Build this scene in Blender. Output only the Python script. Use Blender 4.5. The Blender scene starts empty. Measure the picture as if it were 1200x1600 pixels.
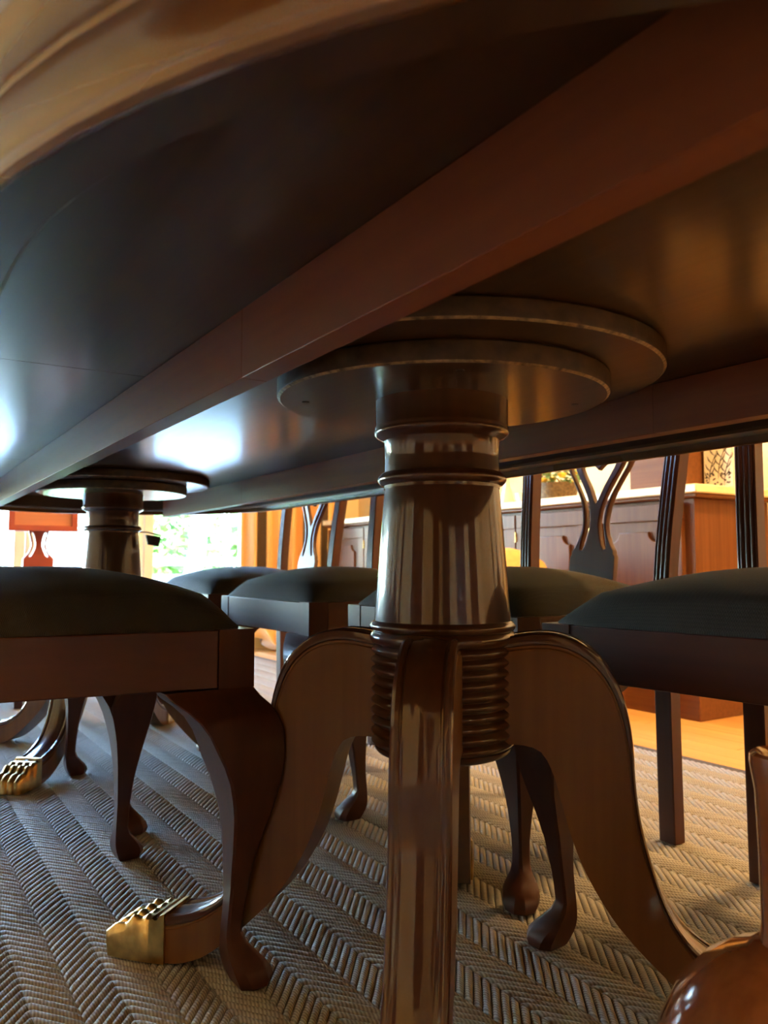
import bpy, math, random
import numpy as np
from mathutils import Vector, Matrix
C = bpy.context.scene.collection
S = bpy.context.scene
R = math.radians
random.seed(7)
# ------------------------------------------------------------------ camera, sky, sun, exposure
cd = bpy.data.cameras.new('camera'); cam = bpy.data.objects.new('camera', cd); C.objects.link(cam)
cam.location = (0, 0, 0.47)
cam.rotation_euler = (R(90 + 3.89), 0, R(-32.5))
cd.sensor_fit = 'VERTICAL'; cd.sensor_height = 36.0; cd.lens = 1250 / 1600 * 36.0
cd.clip_start = 0.02
cd.dof.use_dof = True; cd.dof.focus_distance = 0.95; cd.dof.aperture_fstop = 9.0
S.camera = cam
w = bpy.data.worlds.new('sky'); S.world = w; w.use_nodes = True
nt = w.node_tree
sky = nt.nodes.new('ShaderNodeTexSky'); sky.sky_type = 'NISHITA'; sky.sun_disc = False
sky.sun_elevation = R(33); sky.sun_rotation = R(200); sky.air_density = 1.0
cool = nt.nodes.new('ShaderNodeMix'); cool.data_type = 'RGBA'; cool.blend_type = 'MULTIPLY'; cool.inputs[0].default_value = 1   # the camera was balanced for lamp light
cool.inputs[7].default_value = (.84, .98, 1.06, 1); nt.links.new(sky.outputs[0], cool.inputs[6]); nt.links.new(cool.outputs[2], nt.nodes['Background'].inputs[0])
nt.nodes['Background'].inputs[1].default_value = 13.0
sl = bpy.data.lights.new('sun', 'SUN'); sl.energy = 16.0; sl.angle = R(0.5); sl.color = (.80, .95, 1.0)
sun = bpy.data.objects.new('sun', sl); C.objects.link(sun)
sun.rotation_euler = (R(57), 0, R(-12))      # high sun from over the house, lighting the garden
vs = S.view_settings
vs.view_transform = 'Standard'; vs.look = 'None'; vs.gamma = 1; vs.use_curve_mapping = False
vs.exposure = 0.25
LAMP = [70, 52, 50, 19, 12, 5]                 # watts of the ceiling lamps, in the order of LAMPS
LAMP_COL = (1.0, 0.58, 0.22)

# ------------------------------------------------------------------ materials
def newmat(name):
    m = bpy.data.materials.new(name); m.use_nodes = True
    n = m.node_tree; b = n.nodes['Principled BSDF']
    return m, n, b
def N(n, t, **kw):
    x = n.nodes.new(t)
    for k, v in kw.items(): setattr(x, k, v)
    return x
def math_n(n, op, a, b=None):
    x = N(n, 'ShaderNodeMath', operation=op)
    for i, v in enumerate((a, b)):
        if v is None: continue
        if isinstance(v, (int, float)): x.inputs[i].default_value = v
        else: n.links.new(v, x.inputs[i])
    return x.outputs[0]
def ramp(n, fac, stops):
    r = N(n, 'ShaderNodeValToRGB'); n.links.new(fac, r.inputs[0])
    e = r.color_ramp.elements
    while len(e) < len(stops): e.new(.5)
    for i, (p, c) in enumerate(stops):
        e[i].position = p; e[i].color = (*c, 1)
    return r.outputs[0]
def wood(name, dark, light, axis=2, rough=.25, coat=.5, bump=.015, scale=1.0, coat_rough=.12, spec=.5):
    m, n, b = newmat(name)
    tc = N(n, 'ShaderNodeTexCoord'); mp = N(n, 'ShaderNodeMapping')
    sc = [70 * scale] * 3; sc[axis] = 3.0 * scale
    mp.inputs['Scale'].default_value = sc
    n.links.new(tc.outputs['Object'], mp.inputs[0])
    a = N(n, 'ShaderNodeTexNoise'); a.inputs['Scale'].default_value = 1.0; a.inputs['Detail'].default_value = 6; a.inputs['Distortion'].default_value = .15
    n.links.new(mp.outputs[0], a.inputs['Vector'])
    big = N(n, 'ShaderNodeTexNoise'); big.inputs['Scale'].default_value = 3.0
    n.links.new(tc.outputs['Object'], big.inputs['Vector'])
    f = math_n(n, 'ADD', math_n(n, 'MULTIPLY', a.outputs[0], .7), math_n(n, 'MULTIPLY', big.outputs[0], .3))
    col = ramp(n, f, [(.25, dark), (.75, light)])
    n.links.new(col, b.inputs['Base Color'])
    rr = math_n(n, 'ADD', rough, math_n(n, 'MULTIPLY', big.outputs[0], .10))
    n.links.new(rr, b.inputs['Roughness'])
    b.inputs['Specular IOR Level'].default_value = spec
    b.inputs['Coat Weight'].default_value = coat; b.inputs['Coat Roughness'].default_value = coat_rough
    if bump:
        bp = N(n, 'ShaderNodeBump'); bp.inputs['Strength'].default_value = bump; bp.inputs['Distance'].default_value = .002
        n.links.new(a.outputs[0], bp.inputs['Height']); n.links.new(bp.outputs[0], b.inputs['Normal'])
    return m
def plain(name, col, rough=.5, metal=0, noise=.0, nscale=30, bump=0):
    m, n, b = newmat(name)
    b.inputs['Roughness'].default_value = rough; b.inputs['Metallic'].default_value = metal
    tc = N(n, 'ShaderNodeTexCoord'); t = N(n, 'ShaderNodeTexNoise'); t.inputs['Scale'].default_value = nscale; t.inputs['Detail'].default_value = 4
    n.links.new(tc.outputs['Object'], t.inputs['Vector'])
    lo = [max(0, c * (1 - noise)) for c in col]; hi = [min(1, c * (1 + noise)) for c in col]
    n.links.new(ramp(n, t.outputs[0], [(.3, lo), (.7, hi)]), b.inputs['Base Color'])
    if bump:
        bp = N(n, 'ShaderNodeBump'); bp.inputs['Strength'].default_value = bump; bp.inputs['Distance'].default_value = .003
        n.links.new(t.outputs[0], bp.inputs['Height']); n.links.new(bp.outputs[0], b.inputs['Normal'])
    return m
TD, TL = (.030, .010, .004), (.062, .022, .009)
M = {}
for ax, nm in enumerate('xyz'):
    M['table_' + nm] = wood('table mahogany ' + nm, TD, TL, ax, .28, .9, coat_rough=.06, spec=.15)
    M['leg_' + nm] = wood('table leg mahogany ' + nm, (.085, .034, .008), (.135, .058, .015), ax, .36, .22, coat_rough=.09, spec=.2)
    M['chair_' + nm] = wood('chair mahogany ' + nm, (.034, .0095, .0045), (.064, .0175, .0075), ax, .40, .12, spec=.22)
    M['board_' + nm] = wood('sideboard mahogany ' + nm, (.105, .036, .011), (.19, .072, .021), ax, .5, .06, spec=.15)
M['under'] = wood('table underside veneer', (.024, .009, .004), (.056, .022, .008), 1, .30, .42, .10, coat_rough=.15, spec=.3)
M['moulding'] = wood('table edge moulding wood', (.075, .029, .008), (.098, .040, .011), 1, .22, .7, .0, coat_rough=.12, spec=.3)
M['rail'] = wood('table rail wood', (.115, .031, .010), (.18, .050, .015), 1, .5, .05, .08, spec=.2)
M['drawer'] = wood('orange drawer wood', (.50, .17, .075), (.68, .26, .12), 0, .4, .2)
M['drawerf'] = wood('red drawer frame', (.36, .06, .03), (.48, .09, .045), 0, .4, .2)
M['ply'] = plain('dark plywood edge', (.040, .024, .013), .5, 0, .5, 60, .3)
M['worn'] = plain('worn pale edge', (.20, .14, .075), .5, 0, .8, 120, .3)
M['brass'] = plain('aged brass', (.55, .36, .12), .30, 1, .35, 45, .15)
M['fabric'] = None
m, n, b = newmat('dark herringbone seat cloth'); M['fabric'] = m
tc = N(n, 'ShaderNodeTexCoord'); sp = N(n, 'ShaderNodeSeparateXYZ'); n.links.new(tc.outputs['Object'], sp.inputs[0])
fx = math_n(n, 'PINGPONG', math_n(n, 'MULTIPLY', sp.outputs[0], 360.0), 1.0)
hb = math_n(n, 'SINE', math_n(n, 'ADD', math_n(n, 'MULTIPLY', sp.outputs[1], 4000.0), math_n(n, 'MULTIPLY', fx, 9.0)))
hb = math_n(n, 'MULTIPLY_ADD', hb, .5); hb.node.inputs[2].default_value = .5
n.links.new(ramp(n, hb, [(.2, (.011, .0100, .0088)), (.8, (.038, .033, .027))]), b.inputs['Base Color'])
b.inputs['Specular IOR Level'].default_value = .2; b.inputs['Roughness'].default_value = .75; b.inputs['Sheen Weight'].default_value = .04; b.inputs['Sheen Roughness'].default_value = .4
bp = N(n, 'ShaderNodeBump'); bp.inputs['Strength'].default_value = .3; bp.inputs['Distance'].default_value = .001
n.links.new(hb, bp.inputs['Height']); n.links.new(bp.outputs[0], b.inputs['Normal'])
# rug ribs: twisted yarn from the rib UVs
m, n, b = newmat('taupe herringbone rug yarn'); M['rug'] = m
uv = N(n, 'ShaderNodeUVMap'); sp = N(n, 'ShaderNodeSeparateXYZ'); n.links.new(uv.outputs[0], sp.inputs[0])
tw = math_n(n, 'SINE', math_n(n, 'MULTIPLY', math_n(n, 'ADD', sp.outputs[0], math_n(n, 'MULTIPLY', sp.outputs[1], .8)), 6.2832))
tw = math_n(n, 'MULTIPLY_ADD', tw, .5); tw.node.inputs[2].default_value = .5
tc = N(n, 'ShaderNodeTexCoord'); t = N(n, 'ShaderNodeTexNoise'); t.inputs['Scale'].default_value = 260; t.inputs['Detail'].default_value = 3
n.links.new(tc.outputs['Object'], t.inputs['Vector'])
f = math_n(n, 'ADD', math_n(n, 'MULTIPLY', tw, .5), math_n(n, 'MULTIPLY', t.outputs[0], .5))
n.links.new(ramp(n, f, [(.15, (.145, .135, .115)), (.85, (.34, .318, .275))]), b.inputs['Base Color'])
b.inputs['Roughness'].default_value = .85; b.inputs['Specular IOR Level'].default_value = .25
bp = N(n, 'ShaderNodeBump'); bp.inputs['Strength'].default_value = .4; bp.inputs['Distance'].default_value = .0011
n.links.new(f, bp.inputs['Height']); n.links.new(bp.outputs[0], b.inputs['Normal'])
M['rugbase'] = plain('rug backing', (.045, .036, .027), .95, 0, .4, 300)
M['oak'] = wood('orange oak floor', (.50, .24, .065), (.66, .36, .11), 1, .30, .2, .03, .5)
M['wallp'] = plain('warm cream wall paint', (.78, .64, .38), .8, 0, .04, 6)
M['ceil'] = plain('white ceiling paint', (.82, .78, .70), .85, 0, .03, 5)
M['frame'] = plain('cream painted frame', (.88, .88, .82), .5, 0, .03, 8)
M['stone'] = plain('cream stone top', (.80, .68, .42), .35, 0, .12, 22)
M['cream'] = plain('cream paper', (.85, .76, .54), .7, 0, .04, 12)
M['ink'] = plain('black print', (.03, .025, .02), .7)
M['tan'] = plain('tan leather', (.62, .34, .09), .55, 0, .12, 30, .1)
M['stand'] = wood('glossy turned wood', (.15, .05, .016), (.27, .095, .032), 2, .12, .9, .0, coat_rough=.06)
M['dark'] = plain('dark plastic', (.02, .018, .016), .5)
M['cord'] = plain('pale cord', (.7, .7, .68), .5)
M['bottle'] = plain('pale green glass', (.55, .75, .62), .12, 0, .05)
M['white'] = plain('white china', (.85, .83, .78), .25)
M['wicker'] = plain('dark wicker', (.12, .08, .035), .7, 0, .5, 90, .4)
M['yellow'] = plain('yellow petals', (.85, .55, .05), .6, 0, .2)
M['green'] = plain('green leaves', (.07, .16, .03), .6, 0, .5, 12)
M['leafl'] = plain('sunlit leaves', (.13, .26, .06), .6, 0, .6, 3)
M['bark'] = plain('grey bark', (.09, .10, .12), .9, 0, .4, 14, .5)
M['lawn'] = plain('lawn', (.22, .36, .09), .9, 0, .4, 9)
M['patio'] = plain('grey patio stone', (.36, .36, .35), .8, 0, .1, 4)
M['fence'] = plain('grey weathered fence', (.05, .055, .06), .8, 0, .3, 20)
M['siding'] = plain('white house siding', (.12, .14, .165), .7, 0, .03)
M['winglass'] = plain('grey blue window glass', (.12, .17, .24), .1)
# curtain: gold with dark brown stripes along its width (u), folds are geometry
m, n, b = newmat('gold striped curtain'); M['curtain'] = m
uv = N(n, 'ShaderNodeUVMap'); sp = N(n, 'ShaderNodeSeparateXYZ'); n.links.new(uv.outputs[0], sp.inputs[0])
fr = math_n(n, 'FRACT', math_n(n, 'MULTIPLY', sp.outputs[0], 4.9)); st = math_n(n, 'GREATER_THAN', fr, .76)
mx = N(n, 'ShaderNodeMix', data_type='RGBA'); n.links.new(st, mx.inputs[0])
mx.inputs[6].default_value = (.80, .48, .17, 1); mx.inputs[7].default_value = (.075, .05, .025, 1)
n.links.new(mx.outputs[2], b.inputs['Base Color']); b.inputs['Roughness'].default_value = .5; b.inputs['Sheen Weight'].default_value = .2
# window glass
m = bpy.data.materials.new('window glass'); m.use_nodes = True; M['glass'] = m
n = m.node_tree; n.nodes.clear(); o_ = N(n, 'ShaderNodeOutputMaterial'); mxs = N(n, 'ShaderNodeMixShader')
fr = N(n, 'ShaderNodeFresnel'); fr.inputs[0].default_value = 1.45
tr = N(n, 'ShaderNodeBsdfTransparent'); gl = N(n, 'ShaderNodeBsdfGlossy'); gl.inputs['Roughness'].default_value = .02
n.links.new(fr.outputs[0], mxs.inputs[0]); n.links.new(tr.outputs[0], mxs.inputs[1]); n.links.new(gl.outputs[0], mxs.inputs[2]); n.links.new(mxs.outputs[0], o_.inputs[0])
m = bpy.data.materials.new('lamp glow'); m.use_nodes = True; M['glow'] = m
b = m.node_tree.nodes['Principled BSDF']; b.inputs['Emission Color'].default_value = (*LAMP_COL, 1); b.inputs['Emission Strength'].default_value = 6

# ------------------------------------------------------------------ mesh helpers
class MB:
    def __init__(s): s.v = []; s.f = []; s.mi = []
    def add(s, vs, fs, mi=0):
        o = len(s.v); s.v += [tuple(p) for p in vs]; s.f += [tuple(i + o for i in f) for f in fs]; s.mi += [mi] * len(fs); return s
    def box(s, x0, x1, y0, y1, z0, z1, mi=0):
        return s.add([(x, y, z) for z in (z0, z1) for y in (y0, y1) for x in (x0, x1)],
                     [(0, 2, 3, 1), (4, 5, 7, 6), (0, 1, 5, 4), (2, 6, 7, 3), (0, 4, 6, 2), (1, 3, 7, 5)], mi)
    def loft(s, rings, closed=True, cap=True, mi=0, wrap=False):
        n = len(rings[0]); vs = [p for r in rings for p in r]; fs = []
        k = len(rings)
        for i in range(k if wrap else k - 1):
            a = i * n; b = ((i + 1) % k) * n
            for j in range(n if closed else n - 1):
                j2 = (j + 1) % n
                fs.append((a + j, a + j2, b + j2, b + j))
        if cap and closed and not wrap:
            fs.append(tuple(range(n - 1, -1, -1))); fs.append(tuple((k - 1) * n + j for j in range(n)))
        return s.add(vs, fs, mi)
    def lathe(s, prof, cx=0, cy=0, n=64, mi=0):
        rings = [[(cx + r * math.cos(2 * math.pi * j / n), cy + r * math.sin(2 * math.pi * j / n), z) for j in range(n)] for r, z in prof]
        return s.loft(rings, mi=mi)
    def tube(s, pts, r, n=8):
        rings = []; P = [Vector(p) for p in pts]
        for i, p in enumerate(P):
            d = (P[min(i + 1, len(P) - 1)] - P[max(i - 1, 0)]).normalized()
            up = Vector((0, 0, 1)) if abs(d.z) < .9 else Vector((1, 0, 0))
            a = d.cross(up).normalized(); b = d.cross(a)
            rr = r[i] if isinstance(r, (list, tuple)) else r
            rings.append([p + (a * math.cos(2 * math.pi * j / n) + b * math.sin(2 * math.pi * j / n)) * rr for j in range(n)])
        return s.loft(rings)
    def mesh(s, name):
        import bmesh
        me = bpy.data.meshes.new(name); me.from_pydata(s.v, [], s.f)
        me.polygons.foreach_set('material_index', s.mi)
        bm = bmesh.new(); bm.from_mesh(me); bmesh.ops.recalc_face_normals(bm, faces=bm.faces); bm.to_mesh(me); bm.free()
        return me
    def build(s, name, mats, parent=None, bevel=0, smooth=35, loc=None):
        me = s.mesh(name)
        for m in (mats if isinstance(mats, (list, tuple)) else [mats]): me.materials.append(m)
        return link(name, me, parent, bevel, smooth, loc)
def link(name, me, parent=None, bevel=0, smooth=35, loc=None):
    if smooth:
        me.polygons.foreach_set('use_smooth', [True] * len(me.polygons)); me.set_sharp_from_angle(angle=R(smooth))
    o = bpy.data.objects.new(name, me); C.objects.link(o)
    if parent: o.parent = parent
    if loc: o.location = loc
    if bevel:
        bv = o.modifiers.new('bevel', 'BEVEL'); bv.width = bevel; bv.segments = 2; bv.limit_method = 'ANGLE'; bv.angle_limit = R(40)
    return o
def empty(name, loc=(0, 0, 0), rz=0):
    o = bpy.data.objects.new(name, None); C.objects.link(o); o.location = loc; o.rotation_euler = (0, 0, rz); o.empty_display_size = .1; return o
def tag(o, label, cat, group=None, kind=None):
    o['label'] = label; o['category'] = cat
    if group: o['group'] = group
    if kind: o['kind'] = kind
    return o
def struct(o): o['kind'] = 'structure'; return o
def copy_tree(o, parent=None):
    c = o.copy(); C.objects.link(c); c.parent = parent
    for ch in list(o.children): copy_tree(ch, c)
    return c
def spline(pts, n):
    """Catmull-Rom through pts, resampled to n points evenly by arc length"""
    P = np.array(pts, float); Q = np.vstack([2 * P[0] - P[1], P, 2 * P[-1] - P[-2]]); out = []
    for i in range(1, len(Q) - 2):
        for t in np.linspace(0, 1, 12, endpoint=False):
            a, b, c, d = Q[i - 1:i + 3]
            out.append(.5 * (2 * b + (c - a) * t + (2 * a - 5 * b + 4 * c - d) * t * t + (3 * b - a - 3 * c + d) * t ** 3))
    out.append(P[-1]); out = np.array(out)
    L = np.r_[0, np.cumsum(np.linalg.norm(np.diff(out, axis=0), axis=1))]
    s = np.linspace(0, L[-1], n)
    return np.stack([np.interp(s, L, out[:, k]) for k in range(out.shape[1])], 1)
def flat_shape(name, loops, depth, bevel=0.0):
    """closed 2-D outline with holes (xy), extruded by depth; returns a mesh with the outline in local x, z and thickness in y"""
    cu = bpy.data.curves.new(name, 'CURVE'); cu.dimensions = '2D'; cu.fill_mode = 'BOTH'
    for lp in loops:
        sp = cu.splines.new('POLY'); sp.points.add(len(lp) - 1); sp.use_cyclic_u = True
        for p, q in zip(sp.points, lp): p.co = (q[0], q[1], 0, 1)
    cu.extrude = depth / 2 - bevel; cu.bevel_depth = bevel; cu.bevel_resolution = 1; cu.offset = -bevel
    o = bpy.data.objects.new(name, cu); C.objects.link(o)
    me = bpy.data.meshes.new_from_object(o.evaluated_get(bpy.context.evaluated_depsgraph_get()))
    bpy.data.objects.remove(o); bpy.data.curves.remove(cu)
    me.transform(Matrix.Rotation(R(90), 4, 'X')); me.name = name
    return me

# ------------------------------------------------------------------ room shell (x across the table, y along it)
X0, X1, Y0, Y1, ZF, ZC = -1.7, 2.64, -2.2, 4.45, -0.012, 2.45
struct(MB().box(X0, X1, Y0, Y1, ZF - .10, ZF - .006).build('floor', M['oak']))
FL = bpy.data.objects['floor']
bw = .088
pl_me = MB().box(0, bw - .0012, 0, 1.097, ZF - .006, ZF).build('plank', M['oak'], FL, .0008)
first = True
for i in range(11):
    xa = 1.67 + i * bw
    if xa + bw > X1: continue
    y = -2.0 + (i * .37) % 1.1
    while y + 1.1 < Y1:
        o = pl_me if first else bpy.data.objects.new('plank', pl_me.data)
        if not first: C.objects.link(o); o.parent = FL
        first = False
        o.location = (xa, y, 0); y += 1.1
struct(MB().box(X0 - .1, X1 + .1, Y0 - .1, Y1 + .1, ZC, ZC + .1).build('ceiling', M['ceil']))
struct(MB().box(X1, X1 + .1, Y0 - .1, Y1 + .1, ZF - .1, ZC).build('wall_right', M['wallp']))
struct(MB().box(X0 - .1, X0, Y0 - .1, Y1 + .1, ZF - .1, ZC).build('wall_left', M['wallp']))
struct(MB().box(X0, X1, Y0 - .1, Y0, ZF - .1, ZC).build('wall_back', M['wallp']))
DX = [-1.25, -.62, 0.03, .66, 1.27, 1.90]           # glazed door leaves along the far wall
wf = MB().box(X0, DX[0], Y1, Y1 + .12, ZF - .1, ZC).box(DX[-1], X1, Y1, Y1 + .12, ZF - .1, ZC).box(DX[0], DX[-1], Y1, Y1 + .12, 2.15, ZC)
struct(wf.build('wall_far', M['wallp']))
struct(MB().box(X1 - .014, X1, Y0, Y1, ZF, .10).build('baseboard_right', M['frame'], None, .003))
struct(MB().box(X0, X0 + .014, Y0, Y1, ZF, .10).build('baseboard_left', M['frame'], None, .003))
for k in range(5):
    a, b_ = DX[k] + .002, DX[k + 1] - .002
    d = struct(empty(f'door_{k+1}', ((a + b_) / 2, Y1 + .06, ZF)))
    hw = (b_ - a) / 2; st = .052
    for sx in (-1, 1):
        MB().box(sx * hw - (st if sx > 0 else 0), sx * hw + (st if sx < 0 else 0), -.022, .022, 0, 2.16).build('stile', M['frame'], d, .004)
    MB().box(-hw + st, hw - st, -.02, .02, 0, .11).build('bottom_rail', M['frame'], d, .004)
    MB().box(-hw + st, hw - st, -.02, .02, 2.06, 2.16).build('top_rail', M['frame'], d, .004)
    MB().box(-hw + st, hw - st, -.003, .003, .11, 2.06).build('pane', M['glass'], d, 0, 0)
# unseen dark panelled doors, added to give the polished column dark bands to mirror
k = 5
for wx, wy, rz, ln in ((-1.15, Y0, 0, .82), (.30, Y0, 0, .82), (1.55, Y0, 0, .82), (X0, -1.35, -90, .82), (X0, .35, -90, .82)):
    k += 1; d = struct(empty(f'door_{k}', (wx, wy, ZF), R(rz)))
    MB().box(-ln / 2, ln / 2, .001, .030, .005, 2.04).build('door_leaf', M['chair_z'], d, .003)
    for zz in (.16, 1.08):
        for sx in (-.19, .19): MB().box(sx - .13, sx + .13, .0305, .040, zz, zz + .80).build('raised_panel', M['chair_z'], d, .006)
    for sx in (-1, 1): MB().box(*sorted((sx * ln / 2 + sx * .001, sx * (ln / 2 + .09))), .001, .028, .003, 2.13).build('frame', M['frame'], d, .004)
    MB().box(-ln / 2, ln / 2, .001, .028, 2.042, 2.13).build('head_frame', M['frame'], d, .004)
    MB().lathe([(0, 0), (.012, 0), (.012, .03), (.024, .04), (.026, .052), (.018, .062), (0, .064)], n=20).build('knob', M['brass'], d, 0, 40, (ln / 2 - .06, .031, 1.0)).rotation_euler.x = R(-90)
# ceiling lamps: round warm flush lights
LAMPS = [(2.05, .75), (2.0, 2.75), (2.0, -.9), (.55, -1.2), (-.9, -.6), (-.95, 1.6)]
names = ['round ceiling lamp above the near end of the sideboard', 'round ceiling lamp above the middle of the sideboard',
         'round ceiling lamp in the corner behind the turned stand', 'round ceiling lamp straight behind the near table end',
         'round ceiling lamp outside the long side of the table near its end', 'round ceiling lamp outside the long side of the table at its middle']
for (lx, ly), lab, watt in zip(LAMPS, names, LAMP):
    t = tag(empty('ceiling_lamp', (lx, ly, ZC)), lab, 'lamp', 'round ceiling lamps')
    MB().lathe([(.155, -.0005), (.175, -.0005), (.175, -.020), (.168, -.026), (.155, -.022)], n=40).build('trim_ring', M['frame'], t)
    MB().lathe([(.0, -.004), (.154, -.004), (.154, -.012), (.10, -.016), (0.0, -.018)], n=32).build('lens', M['glow'], t)
    ld = bpy.data.lights.new('lamp_light', 'AREA'); ld.shape = 'DISK'; ld.size = .30; ld.energy = watt; ld.color = LAMP_COL
    lo = bpy.data.objects.new('lamp_light', ld); C.objects.link(lo); lo.parent = t; lo.location = (0, 0, -.030)

# ------------------------------------------------------------------ outside the glazed doors
struct(MB().box(-6, 9, Y1 + .12, 8.2, -.25, -.06).build('ground', M['patio']))
lw = MB().box(-14, 18, 8.2, 26, -.25, -.08).build('lawn', M['lawn']); struct(lw)
def foliage(name, cx, cy, cz, rx, ry, rz, cnt, size, mat, parent=None, seed=1):
    g = random.Random(seed); mb = MB(); vs = []; fs = []
    for i in range(cnt):
        while True:
            p = Vector((g.uniform(-1, 1), g.uniform(-1, 1), g.uniform(-1, 1)))
            if .35 < p.length < 1: break
        p = Vector((cx + p.x * rx, cy + p.y * ry, cz + p.z * rz))
        a = Vector((g.gauss(0, 1), g.gauss(0, 1), g.gauss(0, 1))).normalized(); b = a.orthogonal().normalized()
        s = size * g.uniform(.6, 1.3); o = len(vs)
        vs += [p - a * s, p + b * s * .45, p + a * s, p - b * s * .45]; fs.append((o, o + 1, o + 2, o + 3))
    me = bpy.data.meshes.new(name); me.from_pydata([tuple(v) for v in vs], [], fs); me.materials.append(mat)
    return link(name, me, parent, 0, 0)
def tree(x, y, lean, r, h, lab, seed):
    t = tag(empty('garden_tree', (x, y, -.08)), lab, 'tree', 'trees beyond the glazed doors')
    pts = [(lean * k / 6 * h * (1 + .06 * math.sin(k)), .05 * math.sin(k * 2), h * k / 6) for k in range(7)]
    MB().tube(pts, [r * (1.25 if k == 0 else 1 - .07 * k) for k in range(7)], 10).build('trunk', M['bark'], t)
    foliage('crown', lean * h, 0, h + .6, 1.5, 1.5, 1.5, 1500, .11, M['leafl'], t, seed)['kind'] = 'stuff'
    return t
tree(3.22, 9.4, .09, .12, 2.3, 'tree with a thick grey leaning trunk seen through the glazed door beside the curtain', 3)
tree(4.2, 18.0, -.05, .12, 2.2, 'thin-trunked garden tree standing behind the fence', 5)
tree(9.0, 16.0, .03, .14, 2.4, 'garden tree at the far side of the leaning grey trunk, behind the curtain', 6)
for i, (x, y, rx, rz, lab) in enumerate([(4.2, 13.2, 1.0, 1.0, 'bright green shrub behind the fence under the thin-trunked tree'), (6.3, 13.4, 1.0, 1.1, 'bright green shrub behind the fence beyond the leaning trunk'),
                                  (5.3, 15.4, 1.3, 1.5, 'tall loose shrub between the two lower shrubs')]):
    tag(foliage('garden_shrub', x, y, .45 + rz * .5, rx, .8, rz, 2600, .10, M['leafl'], None, 20 + i), lab, 'shrub', 'shrubs behind the fence')
fe = tag(empty('garden_fence', (4.4, 11.2, -.08)), 'low grey post and rail fence across the sunny lawn', 'fence')
for k in range(5): MB().box(-3 + k * 1.5 - .05, -3 + k * 1.5 + .05, -.05, .05, 0, .78).build('post', M['fence'], fe)
for z in (.32, .56): MB().box(-3, 3, -.03, .0, z, z + .12).build('rail', M['fence'], fe)
ho = tag(empty('neighbour_house', (2.31, 13.0, -.08)), 'pale blue-white neighbouring house wall with a small grey window', 'house')
MB().box(-2.9, .55, 0, 3.0, 0, 3.4).build('wall', M['siding'], ho)
wn = MB().box(.02, .36, -.05, -.002, .30, 1.0).build('window', M['siding'], ho); MB().box(.07, .31, -.06, -.051, .35, .95).build('pane', M['winglass'], wn)
MB().add([(-3.1, -.3, 3.4), (.75, -.3, 3.4), (.75, 3.3, 3.4), (-3.1, 3.3, 3.4), (-3.1, 1.5, 4.6), (.75, 1.5, 4.6)], [(0, 1, 5, 4), (2, 3, 4, 5), (1, 2, 5), (3, 0, 4), (3, 2, 1, 0)]).build('roof', M['fence'], ho)

# ------------------------------------------------------------------ rug with its woven ribs
RX0, RX1, RY0, RY1 = -1.12, 1.735, -1.2, 4.08
rug = MB().box(RX0, RX1, RY0, RY1, ZF + .001, -.0050).build('area_rug', M['rugbase'], None, .002)
tag(rug, 'large taupe herringbone woven rug beneath the dining table', 'rug')
def weave():
    W, PV, TA = .0453, .0160, 1.28; hv = .0081
    cols = int((RX1 - (.203 - 29 * .0453)) / W); xs0 = .203 - 29 * W
    rows = int((RY1 - RY0 - .08) / PV)
    uu = np.array([0, .08, .5, .92, 1.0]); hu = np.array([.4, 1, 1.05, 1, .4])
    tt = np.array([-1, -.86, -.5, 0, .5, .86, 1.0]); ht = np.array([0, .50, .88, 1, .88, .50, 0])
    ci, ri = np.meshgrid(np.arange(cols), np.arange(rows), indexing='ij'); ci = ci.ravel(); ri = ri.ravel()
    k = len(ci); rng = np.random.RandomState(4); jit = rng.uniform(-.0005, .0005, k); hj = rng.uniform(.9, 1.1, k)
    sg = np.where(ci % 2 == 1, 1.0, -1.0)
    V = np.zeros((k, 5, 7, 3))
    V[..., 0] = (xs0 + ci * W)[:, None, None] + (uu * W)[None, :, None]
    V[..., 1] = (RY0 + .04 + ri * PV + jit)[:, None, None] + (sg[:, None] * TA * (uu - .5)[None, :] * W)[:, :, None] + (tt * hv)[None, None, :]
    V[..., 2] = -.0052 + .0043 * hj[:, None, None] * hu[None, :, None] * ht[None, None, :]
    idx = np.arange(35).reshape(5, 7)
    q = np.array([(idx[i, j], idx[i + 1, j], idx[i + 1, j + 1], idx[i, j + 1]) for i in range(4) for j in range(6)])
    F = (np.arange(k)[:, None, None] * 35 + q[None]).reshape(-1, 4)
    me = bpy.data.meshes.new('weave'); nv = k * 35; nf = len(F)
    me.vertices.add(nv); me.vertices.foreach_set('co', V.reshape(-1))
    me.loops.add(nf * 4); me.loops.foreach_set('vertex_index', F.reshape(-1).astype(np.int32))
    me.polygons.add(nf); me.polygons.foreach_set('loop_start', np.arange(nf, dtype=np.int32) * 4)
    me.update(calc_edges=True)
    uvx = np.zeros((k, 5, 7, 2)); L = W * math.hypot(1, TA)
    uvx[..., 0] = (uu * L / .0048)[None, :, None] + rng.uniform(0, 1, k)[:, None, None]; uvx[..., 1] = ((tt + 1) * .5 * sg[:, None, None])
    layer = me.uv_layers.new(name='UVMap'); layer.data.foreach_set('uv', uvx.reshape(-1, 2)[F.reshape(-1)].reshape(-1))
    me.materials.append(M['rug']); me.polygons.foreach_set('use_smooth', [True] * nf); me.validate()
    o = bpy.data.objects.new('weave', me); C.objects.link(o); o.parent = rug; o['kind'] = 'stuff'
weave()

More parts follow.
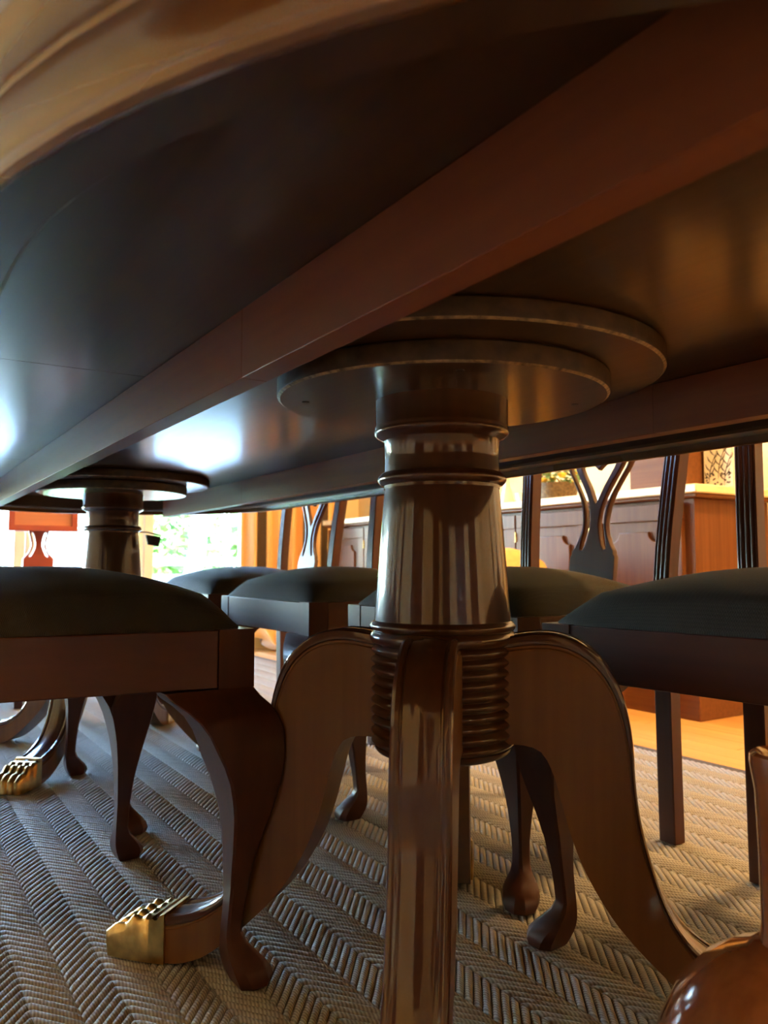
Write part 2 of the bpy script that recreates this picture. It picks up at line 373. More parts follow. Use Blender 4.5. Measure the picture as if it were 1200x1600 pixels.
# ------------------------------------------------------------------ dining table
TX, TW, TB, TC0, TC1 = .55, .525, .567, .554, 2.276
T = tag(empty('dining_table', (TX, 1.415, 0)), 'long oval-ended mahogany dining table on two pedestals, seen from below', 'table')
TO = Vector((TX, 1.415, 0))
def outline(off, n=40):
    pts = []
    for k in range(n + 1):
        a = math.pi + math.pi * k / n          # near end, from left side round to right side
        c, s_ = math.cos(a), math.sin(a); nx, ny = c / TW, s_ / TB; l = math.hypot(nx, ny)
        pts.append((TW * c + off * nx / l, TC0 + TB * s_ + off * ny / l))
    for k in range(n + 1):
        a = math.pi * k / n
        c, s_ = math.cos(a), math.sin(a); nx, ny = c / TW, s_ / TB; l = math.hypot(nx, ny)
        pts.append((TW * c + off * nx / l, TC1 + TB * s_ + off * ny / l))
    return [(x, y - 1.415) for x, y in pts]
def band(sec):
    loops = [outline(d) for d, z in sec]
    rings = [[(lp[i][0], lp[i][1], sec[k][1]) for k, lp in enumerate(loops)] for i in range(len(loops[0]))]
    return MB().loft(rings, closed=True, wrap=True)
def clip(poly, lo, hi):
    def half(P, s, c):
        out = []
        for i in range(len(P)):
            a, b = P[i], P[(i + 1) % len(P)]; da, db = s * (a[1] - c), s * (b[1] - c)
            if da >= 0: out.append(a)
            if da * db < 0: t = da / (da - db); out.append((a[0] + (b[0] - a[0]) * t, a[1] + (b[1] - a[1]) * t))
        return out
    return half(half(poly, 1, lo), -1, hi)
ol = outline(-.0035)
SE = [-9, .965 - 1.415, 1.865 - 1.415, 9]
for k in range(3):
    p = clip(ol, SE[k] + (.0006 if k else 0), SE[k + 1] - (.0006 if k < 2 else 0))
    mb = MB().loft([[(x, y, z) for x, y in p] for z in (.70, .746)])
    mb.build('tabletop_leaf', M['under'], T)
band([(-.045, .6995), (-.045, .664), (-.041, .660), (-.004, .660), (-.004, .6995)]).build('underside_ring', M['under'], T)
band([(-.0036, .69), (-.0036, .650), (-.002, .648), (.001, .6475), (.0035, .650), (.003, .655), (-.001, .659), (-.0022, .666), (-.001, .675), (.003, .682),
      (.006, .6845), (.006, .689), (.0085, .691), (.012, .700), (.0135, .712), (.012, .726), (.008, .736), (.002, .742), (-.0036, .7455)]).build('edge_moulding', M['moulding'], T)
for xa, xb in ((.27, .295), (.823, .848)):
    for ya, yb in ((.135, .6599), (.6602, 2.0), (2.0003, 2.69)):
        MB().box(xa - TX, xb - TX, ya - 1.415, yb - 1.415, .637, .6998).build('rail', M['rail'], T, .0006)

OUT = [(.070, .394), (.100, .3985), (.125, .398), (.150, .390), (.172, .373), (.187, .350), (.197, .320), (.202, .285), (.203, .255), (.207, .215), (.217, .170), (.232, .125), (.254, .092), (.284, .071), (.316, .059), (.345, .054)]
INN = [(.070, .281), (.090, .281), (.108, .275), (.120, .254), (.129, .222), (.137, .193), (.148, .163), (.162, .136), (.180, .108), (.202, .083), (.228, .058), (.256, .034), (.285, .014), (.315, .003), (.345, .0005)]
def ped_leg():
    n = 44; O = spline(OUT, n); I = spline(INN, n); rings = []
    for k in range(n):
        t = k / (n - 1); hw = .0275 - .0005 * t
        d = I[k] - O[k]; L = np.linalg.norm(d); d = d / L
        half = [(hw, L), (hw, .0165), (hw - .0015, .0150), (hw - .0015, .0125), (hw, .0110), (hw + .0008, .0060), (hw - .0005, .0018), (hw - .0035, 0), (hw - .0065, .0012),
                (hw - .0078, .0038), (hw - .0092, .0040), (hw - .0105, .0022), (hw - .0135, .0018), (hw - .020, .0008), (hw * .2, 0)]
        sec = half + [(-u, s) for u, s in reversed(half)]
        rings.append([(O[k][0] + d[0] * s, u, max(O[k][1] + d[1] * s, .0004)) for u, s in sec])
    mb = MB().loft(rings); m = len(rings[0])
    for i in range((n - 1) * m):
        if 3 <= i % m <= m - 5: mb.mi[i] = 1          # the moulded outer face is polished
    return mb
def paw():
    nu, nr = 37, 26; hw = .0300; r0, r1 = .333, .408; mb = MB(); vs = []; fs = []
    for a in range(nr):
        f = a / (nr - 1); r = r0 + (r1 - r0) * f
        for c in range(nu):
            u = -1 + 2 * c / (nu - 1)
            top = .057 - .018 * f - .012 * max(0, f - .6) / .4
            if f < .12: top += .001
            elif f < .2: top -= .003
            toe = math.sqrt(abs(math.sin(2 * math.pi * (u * .96 + 1))))
            if f > .25: top += (toe - .75) * .010 * min(1, (f - .25) * 5)
            if f > .3: top += .0022 * math.cos((f - .3) * 22) * toe
            top *= (1 - max(0, abs(u) - .8) * .9 * f)
            rr = r + (.008 * toe * max(0, f - .75) * 4)
            vs.append((rr, u * hw * (1 + .06 * math.sin(f * 3)), max(top, .008)))
    for a in range(nr - 1):
        for c in range(nu - 1):
            i = a * nu + c; fs.append((i, i + 1, i + nu + 1, i + nu))
    per = [c for c in range(nu)] + [a * nu + nu - 1 for a in range(1, nr)] + [(nr - 1) * nu + c for c in range(nu - 2, -1, -1)] + [a * nu for a in range(nr - 2, 0, -1)]
    o = len(vs); vs += [(vs[i][0] - (.002 if vs[i][0] > .40 else 0), vs[i][1], .0005) for i in per]
    for k in range(len(per)):
        k2 = (k + 1) % len(per); fs.append((per[k], per[k2], o + k2, o + k))
    fs.append(tuple(range(o, o + len(per))))
    return mb.add(vs, fs)
def ringprof(r, z, h, bulge):
    return [(r + bulge * math.sin(math.pi * k / 6), z - h * k / 6) for k in range(7)]
def column():
    p = [(0, .657), (.0755, .657), (.0755, .628), (.0765, .626)] + [(.0765 - .002 + .004 * math.sin(math.pi * k / 8) - .008 * (k / 8) ** 2, .626 - .014 * k / 8) for k in range(1, 9)]
    p += [(.0655, .611), (.0650, .590), (.0655, .575), (.0685, .5745)] + ringprof(.0688, .574, .013, .0045) + [(.066, .5605), (.066, .557)]
    p += [(.0645 + .0005 + .0115 * (k / 12) ** .9, .557 - .147 * k / 12) for k in range(13)]
    p += [(.0775, .4095)] + ringprof(.0785, .409, .010, .0035) + [(.0775, .3985)] + ringprof(.0785, .398, .013, .0035) + [(.077, .3845)]
    z = .3835
    for k in range(10): p += ringprof(.0755, z, .0108, .0050); z -= .0110
    p += [(.0765, .273), (.076, .270), (.073, .2665), (.066, .2635), (.056, .262), (.05, .2615), (0, .2615)]
    return MB().lathe(p, n=96)
def pedestal(x, y, first=None):
    if first:
        P = copy_tree(first, T); P.location = (x - TX, y - 1.415, 0); return P
    P = column().build('pedestal', M['table_z'], T, 0, 50); P.location = (x - TX, y - 1.415, 0)
    for R_, za, zb in ((.245, .6795, .6998), (.187, .657, .6793)):
        mb = MB(); mb.lathe([(0, zb), (R_ - .0015, zb), (R_, zb - .002), (R_, za + .003), (R_ - .0005, za + .002)], n=128, mi=1)
        mb.f.pop(); mb.mi.pop()
        mb.lathe([(R_ - .0005, za + .002), (R_ - .0035, za), (0, za)], n=128)
        k0 = mb.mi.index(0); mb.mi[k0:k0 + 128] = [2] * 128      # the worn lower rim
        mb.build('mounting_disc', [M['under'], M['ply'], M['worn']], P, 0, 30)
    for a in (60, 150, 240, 330):
        q = R(a); MB().lathe([(0, .6562), (.004, .6562), (.0045, .6575), (0, .658)], .155 * math.cos(q), .155 * math.sin(q), 10).build('screw', M['dark'], P)
    lm = ped_leg(); L0 = lm.build('leg', [M['leg_z'], M['table_z']], P, 0, 32); pw = paw().build('brass_paw', M['brass'], P, 0, 50); pw['label'] = 'brass lion paw foot'
    for k, a in enumerate((51, 130, 227.6, 315)):
        l = L0 if k == 0 else L0.copy(); p_ = pw if k == 0 else pw.copy()
        for o in (l, p_):
            if k: C.objects.link(o)
            o.rotation_euler.z = R(a)
    return P
P0 = pedestal(.543, .73)
pedestal(.525, 2.145, P0)

# ------------------------------------------------------------------ chairs
WF, WR, DEP = .475, .36, .411
CAB = [  # z, outer offset, inner offset, web thickness, chamfer
    (.3312, 0.000, -.105, .040, .002), (.322, .006, -.098, .042, .002), (.312, .015, -.085, .046, .002), (.300, .022, -.073, .05, .002), (.285, .0265, -.063, .055, .002), (.268, .028, -.055, .06, .0025),
    (.250, .028, -.046, .07, .0025), (.230, .026, -.038, .08, .003), (.210, .022, -.033, .08, .003), (.190, .017, -.029, .08, .003), (.170, .0115, -.027, .08, .003), (.150, .0065, -.0255, .08, .003), (.130, .002, -.025, .08, .003),
    (.110, -.001, -.0245, .08, .003), (.090, -.004, -.0245, .08, .003), (.070, -.006, -.0255, .08, .003), (.055, -.0065, -.0265, .08, .004), (.044, -.002, -.027, .08, .005), (.034, .007, -.027, .08, .006),
    (.026, .0145, -.026, .08, .008), (.018, .020, -.024, .08, .010), (.010, .0225, -.021, .08, .011), (.003, .021, -.018, .08, .011), (.0003, .018, -.016, .08, .011)]
def cabriole(sx):
    rings = []
    for z, o, i, t, c in CAB:
        t = min(t, o - i - 1e-4); c2 = min(c, .003) if z > .05 else c
        sec = [(o - c, o), (o, o - c), (o, i + c2), (o - c2, i), (o - t + .0, i + 0.0) if t > (o - i) - .001 else (o - t, i), (o - t, o - t)]
        sec = [(o - c, o), (o, o - c), (o, i + c2), (o - c2 * .7, i), (o - t, i), (o - t, o - t), (i, o - t), (i, o - c2 * .7), (i + c2, o)]
        rings.append([(sx * (WF / 2 + a), b, z) for a, b in sec])
    mb = MB().loft(rings)
    mb.box(*sorted((sx * WF / 2, sx * (WF / 2 - .043))), -.043, 0, .3313, .398)
    return mb
def post(sx):
    path = [(.170, -.406, .0003), (.170, -.404, .12), (.170, -.402, .28), (.170, -.401, .40), (.174, -.406, .50), (.181, -.419, .62), (.190, -.437, .75), (.199, -.458, .88), (.205, -.474, .96)]
    P = spline([(a, b, c) for a, b, c in path], 30); rings = []
    for x, y, z in P:
        hw, hd = .0165, .0125; f = .0022 if z > .43 else 0.0
        fr = []
        for k in range(3):
            c0 = -hw + .0035 + k * (2 * hw - .007) / 3; wd = (2 * hw - .007) / 3
            fr += [(c0, hd - f), (c0 + wd * .25, hd - f * .2), (c0 + wd * .5, hd), (c0 + wd * .75, hd - f * .2)]
        fr.append((hw - .0035, hd - f))
        sec = [(-hw, -hd), (-hw, hd - .001), (-hw + .002, hd)] + fr + [(hw - .002, hd), (hw, hd - .001), (hw, -hd)]
        rings.append([(sx * x + a, y + b, z) for a, b in sec])
    return MB().loft(rings)
def slot(cl, wd, n=14):
    Pn = spline(cl, n); out = []; back = []
    for i, p in enumerate(Pn):
        d = Pn[min(i + 1, n - 1)] - Pn[max(i - 1, 0)]; d = d / np.linalg.norm(d); nn = np.array([-d[1], d[0]])
        ww = wd * (.55 if i in (0, n - 1) else 1) / 2
        out.append(tuple(p + nn * ww)); back.append(tuple(p - nn * ww))
    return out + back[::-1]
def splat_mesh():
    half = [(.057, .40), (.057, .492), (.0525, .497), (.0525, .503)] + [tuple(p) for p in spline([(.047, .510), (.036, .530), (.0305, .552), (.032, .578), (.042, .61), (.060, .640), (.080, .672), (.090, .705), (.086, .75), (.074, .80), (.064, .85), (.066, .90), (.078, .952)], 34)]
    loop = half + [(-x, z) for x, z in reversed(half)]
    s1 = slot([(.030, .506), (.024, .524), (.0175, .550), (.0180, .576), (.027, .606), (.046, .638), (.067, .672), (.076, .70)], .0125, 18)
    fork = [tuple(p) for p in spline([(0, .597), (.006, .606), (.018, .630), (.034, .655), (.045, .677), (.032, .684), (.015, .676), (0, .664)], 16)]
    fork = fork + [(-x, z) for x, z in reversed(fork[1:-1])]
    upper = [tuple(p) for p in spline([(0, .678), (.018, .690), (.042, .703), (.055, .725), (.045, .76), (0, .785)], 12)]; upper = upper + [(-x, z) for x, z in reversed(upper[1:-1])]
    top = [tuple(p) for p in spline([(0, .82), (.022, .835), (.03, .87), (.02, .91), (0, .925)], 10)]; top = top + [(-x, z) for x, z in reversed(top[1:-1])]
    return flat_shape('splat', [loop, s1, [(-x, z) for x, z in s1], fork, upper, top], .012, .0015)
def cushion():
    n = 26; vs = []; fs = []; xf, xr = WF / 2 - .006, WR / 2 + .004
    y0, y1 = -.007, -DEP + .030
    for j in range(n + 1):
        b = -1 + 2 * j / n; b = math.copysign(abs(b) ** .75, b)
        for i in range(n + 1):
            a = -1 + 2 * i / n; a = math.copysign(abs(a) ** .75, a)
            # rounded corners
            aa = a * math.sqrt(1 - .07 * b ** 8) if abs(a) > 0 else 0; bb = b * math.sqrt(1 - .07 * a ** 8)
            t = (1 - bb) / 2; hx = xf + (xr - xf) * t
            h = ((1 - abs(a) ** 2.3) * (1 - abs(b) ** 2.3))
            vs.append((aa * hx, y0 + (y1 - y0) * t, .4005 + .024 * min(1, h * 6) ** .5 + .0455 * h ** .75))
    for j in range(n):
        for i in range(n):
            k = j * (n + 1) + i; fs.append((k, k + 1, k + n + 2, k + n + 1))
    per = [i for i in range(n + 1)] + [j * (n + 1) + n for j in range(1, n + 1)] + [n * (n + 1) + i for i in range(n - 1, -1, -1)] + [j * (n + 1) for j in range(n - 1, 0, -1)]
    o = len(vs); vs += [(vs[i][0], vs[i][1], .390) for i in per]
    for k in range(len(per)): fs.append((per[k], per[(k + 1) % len(per)], o + (k + 1) % len(per), o + k))
    fs.append(tuple(range(o, o + len(per))))
    return MB().add(vs, fs)
def make_chair():
    t = empty('dining_chair')
    cushion().build('seat_cushion', M['fabric'], t, 0, 60)
    for sx in (-1, 1): cabriole(sx).build('front_leg', M['chair_z'], t, 0, 32)
    for sx in (-1, 1): post(sx).build('back_post', M['chair_z'], t, 0, 40)
    MB().box(-WF / 2 + .0435, WF / 2 - .0435, -.024, -.0012, .332, .3975).build('front_rail', M['chair_x'], t, .0015)
    for sx in (-1, 1):
        xo0, xo1 = WF / 2 - .0012, WR / 2 + .006; q = [(xo0, -.0435), (xo0 - .022, -.0435), (xo1 - .022, -DEP + .024), (xo1, -DEP + .024)]
        MB().loft([[(sx * x, y, z) for x, y in q] for z in (.332, .3975)]).build('side_rail', M['chair_y'], t, .0015)
    MB().box(-WR / 2 + .028, WR / 2 - .028, -DEP - .002, -DEP + .020, .332, .3975).build('back_rail', M['chair_x'], t, .0015)
    sm = splat_mesh(); sm.materials.append(M['chair_z']); s_ = link('splat', sm, t, 0, 40)
    # lean the splat with the back posts
    s_.location = (0, -.399 + .40 * math.tan(R(7.5)), 0); s_.rotation_euler.x = R(7.5)
    MB().loft([[(x, y, .3976) for x, y in ((-.075, -.411), (.075, -.411), (.075, -.384), (-.075, -.384))], [(x, y, .425) for x, y in ((-.062, -.410), (.062, -.410), (.062, -.392), (-.062, -.392))]]).build('splat_shoe', M['chair_x'], t, .002)
    crest = [(-.235, .965), (-.232, .985), (-.20, .993), (-.12, .985), (-.05, .992), (0, 1.0), (.05, .992), (.12, .985), (.20, .993), (.232, .985), (.235, .965), (.19, .940), (.10, .936), (0, .940), (-.10, .936), (-.19, .940)]
    cm = flat_shape('crest_rail', [crest], .024, .003); cm.materials.append(M['chair_x']); cr = link('crest_rail', cm, t, 0, 40); cr.location = (0, -.476, .0)
    return t
CH = [  # x, y of front centre, facing angle, label
    (.371, 1.110, -88.5, 'mahogany dining chair whose near cabriole leg stands beside the brass paw of the near pedestal'),
    (.405, 1.70, -90, 'mahogany dining chair behind the cabriole legs of the nearest chair, beside the far pedestal paw'),
    (.745, .524, 95, 'mahogany dining chair with dark padded seat beside the turned wooden stand'),
    (.765, 1.090, 90, 'mahogany dining chair whose forked splat and reeded posts stand before the sideboard doors'),
    (.735, 1.670, 90, 'mahogany dining chair behind the near pedestal, its dark seat meeting the column'),
    (.735, 2.240, 90, 'mahogany dining chair with window-lit pale splat before the striped curtain')]
proto = make_chair()
for k, (x, y, a, lab) in enumerate(CH):
    o = proto if k == 0 else copy_tree(proto)
    o.location = (x, y, 0); o.rotation_euler.z = R(a); tag(o, lab, 'chair', 'mahogany dining chairs around the table')

# ------------------------------------------------------------------ sideboard and the things on it
SX, SY0, SY1, SD, SH = 2.185, 1.60, 4.03, .41, .70
sb = tag(empty('sideboard', (SX, SY0, ZF)), 'long orange-brown mahogany sideboard with panelled doors and a cream top', 'sideboard')
ln = SY1 - SY0
MB().box(.012, SD, 0.01, ln - .01, .085, SH).build('body', M['board_z'], sb, .002)
MB().box(-.005, SD - .10, -.004, ln, 0, .085).build('plinth', M['board_y'], sb, .004)
MB().box(-.012, SD + .005, -.016, ln + .016, SH + .0005, SH + .014).build('moulding', M['board_y'], sb, .005)
MB().box(-.022, SD + .012, -.022, ln + .022, SH + .0145, SH + .042).build('worktop', M['stone'], sb, .004)
nd = 6; dw = .395
def door():
    d = MB(); y0, y1, z0, z1 = .004, dw - .004, .105, SH - .012; st = .055
    d.box(-.008, .0118, y0, y1, z0, z0 + st).box(-.008, .0118, y0, y1, z1 - st, z1).box(-.008, .0118, y0, y0 + st, z0 + st, z1 - st).box(-.008, .0118, y1 - st, y1, z0 + st, z1 - st)
    d.box(.002, .0118, y0 + st, y1 - st, z0 + st, z1 - st)
    o = d.build('door', M['board_z'], sb, .002)
    a0, a1, b0, b1 = y0 + st + .042, y1 - st - .042, z0 + st + .04, z1 - st - .036; c = .034
    def arc(cx, cz, s0): return [(cx + c * math.cos(R(s0 - 15 * k)), cz + c * math.sin(R(s0 - 15 * k))) for k in range(7)]
    lp = [(a0, b0), (a1, b0)] + [(a1 - c * math.sin(R(15 * k)) + 0, b1 - c * math.cos(R(15 * k))) for k in range(7)][::1] + [(a0 + c * math.cos(R(15 * k)), b1 - c * math.sin(R(15 * k))) for k in range(7)]
    me = flat_shape('raised_panel', [lp], .014, .004); me.transform(Matrix.Rotation(R(90), 4, 'Z')); me.materials.append(M['board_z'])
    link('raised_panel', me, o, 0, 40).location = (-.001, 0, 0)
    for z in (z0 + .07, z1 - .09): MB().lathe([(0, -.02), (.004, -.02), (.004, .02), (0, .02)], n=10).build('hinge', M['brass'], o, 0, 40, (-.010, y1, z))
    return o
d0 = door()
for k in range(nd):
    d = d0 if k == 0 else copy_tree(d0, sb); d.location = (0, .042 + k * dw, 0)
ZT = ZF + SH + .0425
bx = tag(empty('wooden_box', (2.375, 1.825, ZT)), 'closed mahogany box on the near end of the sideboard', 'box')
MB().box(-.085, .085, -.12, .12, 0, .15).build('body', M['board_y'], bx, .003)
MB().box(-.089, .089, -.124, .124, .1505, .20).build('lid', M['board_y'], bx, .006)
bg = tag(empty('paper_bag', (2.40, 1.638, ZT), R(-90)), 'cream paper bag with black sprig print standing beside the wooden box', 'bag')
MB().loft([[(-.055, -.035, 0), (.055, -.035, 0), (.055, .035, 0), (-.055, .035, 0)], [(-.055, -.035, .24), (.055, -.035, .24), (.055, .035, .24), (-.055, .035, .24)]]).build('bag_body', M['cream'], bg, .002)
sp_ = MB()
g = random.Random(5)
def strip(pts, wd):
    P = spline(pts, 10); vs = []
    for i, p in enumerate(P):
        d = P[min(i + 1, 9)] - P[max(i - 1, 0)]; d /= np.linalg.norm(d); t = wd * (1 - abs(i / 9 * 2 - 1) * .7)
        vs += [(p[0] - d[1] * t, -.0362, p[1] + d[0] * t), (p[0] + d[1] * t, -.0362, p[1] - d[0] * t)]
    sp_.add(vs, [(2 * i, 2 * i + 1, 2 * i + 3, 2 * i + 2) for i in range(9)])
for bx_, bz in ((-.035, .012), (.0, .03), (.022, .004)):
    strip([(bx_, bz), (bx_ + .006, bz + .05), (bx_ + .03, bz + .11)], .0018)
    for k in range(7):
        z = bz + .02 + k * .013; x = bx_ + .002 + .026 * (k / 7) ** 1.5; s = 1 if k % 2 else -1
        strip([(x, z), (x + s * .012, z + .012), (x + s * .018, z + .026)], .0022)
for k in range(26):
    x, z = g.uniform(-.05, .042), g.uniform(.005, .05); strip([(x, z), (x + .004, z + .003), (x + .008, z + g.uniform(-.004, .006))], .003)
sp_.build('sprig_print', M['ink'], bg, 0, 0)
bt = MB().lathe([(0, 0), (.026, 0), (.03, .006), (.028, .03), (.022, .055), (.013, .085), (.010, .12), (.013, .125), (.013, .132), (0, .132)], 2.30, 2.62, 24).build('glass_bottle', M['bottle'])
bt.location = (0, 0, ZT); tag(bt, 'pale green glass bottle on the sideboard beside the pedestal column', 'bottle')
pt = tag(empty('flower_basket', (2.34, 2.36, ZT)), 'dark wicker basket with yellow flowers on the sideboard', 'basket')
MB().lathe([(0, 0), (.07, 0), (.085, .05), (.09, .075), (.082, .075), (.076, .05), (0, .05)], n=28).build('basket', M['wicker'], pt)
foliage('leaves', 0, 0, .10, .10, .10, .05, 160, .022, M['green'], pt, 9)['kind'] = 'stuff'
for k in range(6):
    a = k * 1.05; MB().lathe([(0, -.012), (.014, -.006), (.019, .006), (.008, .010), (0, .006)], n=10).build('flower', M['yellow'], pt, 0, 60, (.075 * math.cos(a), .075 * math.sin(a), .085 + .018 * (k % 3)))
cp = tag(empty('china_cup', (2.26, 2.48, ZT)), 'small white china cup on the sideboard between bottle and basket', 'cup')
MB().lathe([(0, 0), (.018, 0), (.02, .004), (.028, .03), (.03, .042), (.027, .042), (.025, .03), (.015, .006), (0, .006)], n=24).build('bowl', M['white'], cp)
MB().tube([(0, -.028, .034), (0, -.042, .032), (0, -.046, .022), (0, -.038, .012), (0, -.024, .012)], .003, 8).build('handle', M['white'], cp)
cb = tag(MB().box(-.07, .07, -.10, .10, 0, .10).build('keepsake_box', M['cream'], None, .004, 35, (2.36, 3.35, ZT)), 'cream keepsake box on the far half of the sideboard', 'box')
jr = MB().lathe([(0, 0), (.04, 0), (.055, .03), (.055, .08), (.035, .11), (.04, .12), (0, .12)], 0, 0, 24).build('round_jar', M['wicker'], None, 0, 40, (2.34, 2.98, ZT)); tag(jr, 'small round dark jar on the sideboard behind the pedestal column', 'jar')

# ------------------------------------------------------------------ curtain
def curtain(x0, x1, y, z0, z1, lab, seed, spare=0):
    t = tag(empty('curtain', (0, 0, 0)), lab, 'curtain', 'gold striped curtains at the glazed doors'); nx, nz = 120, 30; g = random.Random(seed); vs = []; fs = []
    for j in range(nz + 1):
        f = j / nz; z = z1 + (z0 - z1) * f
        for i in range(nx + 1):
            u = i / nx; a = .035 * math.sin(u * 2 * math.pi * 8 + .4 * math.sin(f * 3)) + .012 * math.sin(u * 37 + f * 2)
            pool = max(0, f - .90) / .10
            x = x0 + (x1 - x0) * u + pool * .05 * math.sin(u * 19); yy = y + a * (1 + pool * .8) - pool * .13 * (1 + .5 * math.sin(u * 23))
            zz = z + pool * (.05 + .035 * math.sin(u * 31 + 1))
            vs.append((x, yy, max(zz, z0 + .002)))
    for j in range(nz):
        for i in range(nx):
            k = j * (nx + 1) + i; fs.append((k, k + 1, k + nx + 2, k + nx + 1))
    me = bpy.data.meshes.new('curtain_cloth'); me.from_pydata(vs, [], fs); lay = me.uv_layers.new(name='UVMap')
    for lp in me.loops: lay.data[lp.index].uv = ((lp.vertex_index % (nx + 1)) / nx, 0)
    me.materials.append(M['curtain']); o = link('curtain_cloth', me, t, 0, 80)
    sd = o.modifiers.new('cloth', 'SOLIDIFY'); sd.thickness = .002
    for k in range(9): MB().lathe([(.022, -.004), (.026, -.004), (.026, .004), (.022, .004)], n=14).build('ring', M['brass'], t, 0, 40, (x0 + (x1 - x0) * (k + .5) / 9, y, z1 + .025))
    return t
curtain(1.79, 2.46, 4.32, ZF, 2.22, 'gold and dark brown striped curtain pooling on the rug beyond the sideboard', 1)
curtain(-1.66, -1.22, 4.32, ZF, 2.22, 'gold and dark brown striped curtain at the opposite end of the glazed doors', 2)
rd = tag(MB().tube([(-1.68, 4.32, 2.25), (2.6, 4.32, 2.25)], .013, 12).build('curtain_rod', M['brass']), 'brass curtain rod above the glazed doors', 'curtain rod')

# ------------------------------------------------------------------ work table and stool beyond the far table end
wt = tag(empty('work_table', (.552, 3.43, 0)), 'small red work table with framed box on a lyre pedestal, before the glazed doors', 'side table')
MB().box(-.120, .120, -.10, .10, .612, .745).build('box', M['drawer'], wt, .002)
x0, x1, z0, z1, st = -.126, .126, .606, .750, .022
for q in ([(x0, z0), (x1, z0), (x1 - st, z0 + st), (x0 + st, z0 + st)], [(x0, z0), (x0 + st, z0 + st), (x0 + st, z1 - st), (x0, z1)],
          [(x1, z0), (x1, z1), (x1 - st, z1 - st), (x1 - st, z0 + st)], [(x0, z1), (x0 + st, z1 - st), (x1 - st, z1 - st), (x1, z1)]):
    MB().loft([[(x, -.112, z) for x, z in q], [(x, -.1002, z) for x, z in q]]).build('front_frame', M['drawerf'], wt, .001)
MB().box(-.135, .135, -.12, .115, .7505, .768).build('top', M['drawerf'], wt, .004)
half = [(.057, .27), (.057, .500), (.0525, .505)] + [tuple(p) for p in spline([(.049, .510), (.038, .523), (.030, .542), (.0275, .560), (.032, .585), (.0385, .6115)], 16)]
lp = half + [(-x, z) for x, z in reversed(half)]
sA = slot([(.034, .508), (.027, .522), (.0175, .545), (.0165, .562), (.0200, .585), (.026, .604)], .0095, 16)
me = flat_shape('lyre', [lp, sA, [(-x, z) for x, z in sA]], .022, .002); me.materials.append(M['drawerf']); link('lyre', me, wt, 0, 40)
MB().box(-.11, .11, -.075, .075, .235, .2695).build('platform', M['drawerf'], wt, .006)
for k in range(4):
    sx, sy = (1, 1, -1, -1)[k], (1, -1, 1, -1)[k]
    MB().tube([(sx * .09, sy * .06, .236), (sx * .12, sy * .09, .20), (sx * .145, sy * .115, .10), (sx * .165, sy * .135, .03), (sx * .185, sy * .155, .013)], [.016, .017, .013, .010, .012], 10).build('foot', M['drawerf'], wt)
sl_ = tag(empty('padded_stool', (.60, 3.08, 0)), 'square stool with a dark blue-lit padded seat before the small red work table', 'stool')
n_ = 16; vs = []; fs = []
for j in range(n_ + 1):
    for i in range(n_ + 1):
        a, b_ = -1 + 2 * i / n_, -1 + 2 * j / n_
        vs.append((a * .19 * math.sqrt(1 - .06 * b_ ** 8), b_ * .16 * math.sqrt(1 - .06 * a ** 8), .415 + .055 * ((1 - abs(a) ** 2.6) * (1 - abs(b_) ** 2.6)) ** .5))
for j in range(n_):
    for i in range(n_): k = j * (n_ + 1) + i; fs.append((k, k + 1, k + n_ + 2, k + n_ + 1))
per = list(range(n_ + 1)) + [j * (n_ + 1) + n_ for j in range(1, n_ + 1)] + [n_ * (n_ + 1) + i for i in range(n_ - 1, -1, -1)] + [j * (n_ + 1) for j in range(n_ - 1, 0, -1)]
o_ = len(vs); vs += [(vs[i][0], vs[i][1], .401) for i in per]
for k in range(len(per)): fs.append((per[k], per[(k + 1) % len(per)], o_ + (k + 1) % len(per), o_ + k))
fs.append(tuple(range(o_, o_ + len(per))))
MB().add(vs, fs).build('seat_pad', M['fabric'], sl_, 0, 60)
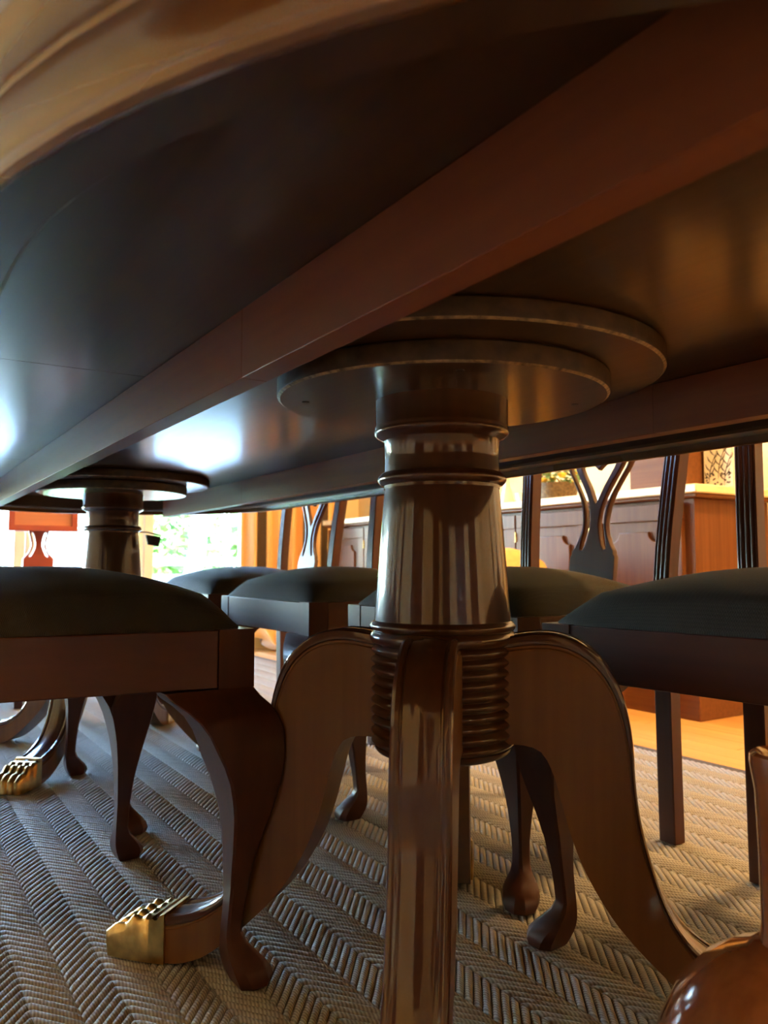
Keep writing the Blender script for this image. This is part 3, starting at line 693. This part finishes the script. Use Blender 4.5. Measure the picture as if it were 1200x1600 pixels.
MB().box(-.20, .20, -.17, .17, .34, .4005).build('seat_frame', M['chair_x'], sl_, .004)
for sx in (-1, 1):
    for sy in (-1, 1):
        x, y = sx * .178, sy * .148
        MB().loft([[(x + a * h_, y + b_ * h_, z) for a, b_ in ((-1, -1), (1, -1), (1, 1), (-1, 1))] for h_, z in ((.019, .3395), (.018, .2), (.013, .0003))]).build('leg', M['chair_z'], sl_, .002)

# ------------------------------------------------------------------ pouf, turned stand, tag on the far column
pf = tag(empty('pouf', (1.93, 2.27, ZF)), 'tan leather pouf in front of the sideboard doors', 'pouf')
MB().lathe([(0, 0), (.17, 0), (.20, .02), (.215, .12), (.215, .36), (.206, .44), (.180, .495), (.13, .532), (.06, .549), (0, .552)], n=40).build('pouf_body', M['tan'], pf, 0, 60)
MB().lathe([(.203, .41), (.213, .412), (.218, .42), (.213, .428), (.203, .43)], n=40).build('piping', M['tan'], pf, 0, 60)
sd = tag(empty('turned_stand', (.575, .345, 0)), 'glossy turned wooden stand with a domed foot beside the front table leg', 'stand')
MB().lathe([(0, .0003), (.118, .0003), (.121, .006), (.119, .016), (.117, .03), (.116, .05), (.112, .075), (.105, .10), (.097, .125), (.084, .152), (.066, .173), (.048, .185), (.034, .191), (.028, .196), (0.0, .196)], n=72).build('domed_foot', M['stand'], sd, 0, 40)
MB().lathe([(0, .1965), (.025, .1965), (.0235, .21), (.024, .26), (.0255, .305), (.0275, .318), (.0285, .325), (.028, .331), (.025, .333), (.021, .330), (.019, .322), (0, .318)], n=48).build('post', M['stand'], sd, 0, 40)
tg = tag(empty('dark_tag', (.525, 2.145, 0)), 'small dark tag hanging off the far pedestal column by a pale cord', 'tag')
rx, ry = .843, -.537
MB().loft([[(rx * a + .0 - .012 * k * ry * 0 , ry * a + k * .012, z) for a, z in ((.094, .527), (.122, .522), (.127, .547), (.088, .553))] for k in (0, 1)]).build('tag_body', M['dark'], tg, .001)
MB().tube([(rx * .072, ry * .072, .560), (rx * .09, ry * .09, .559), (rx * .125, ry * .125, .551)], .0022, 6).build('cord', M['cord'], tg)
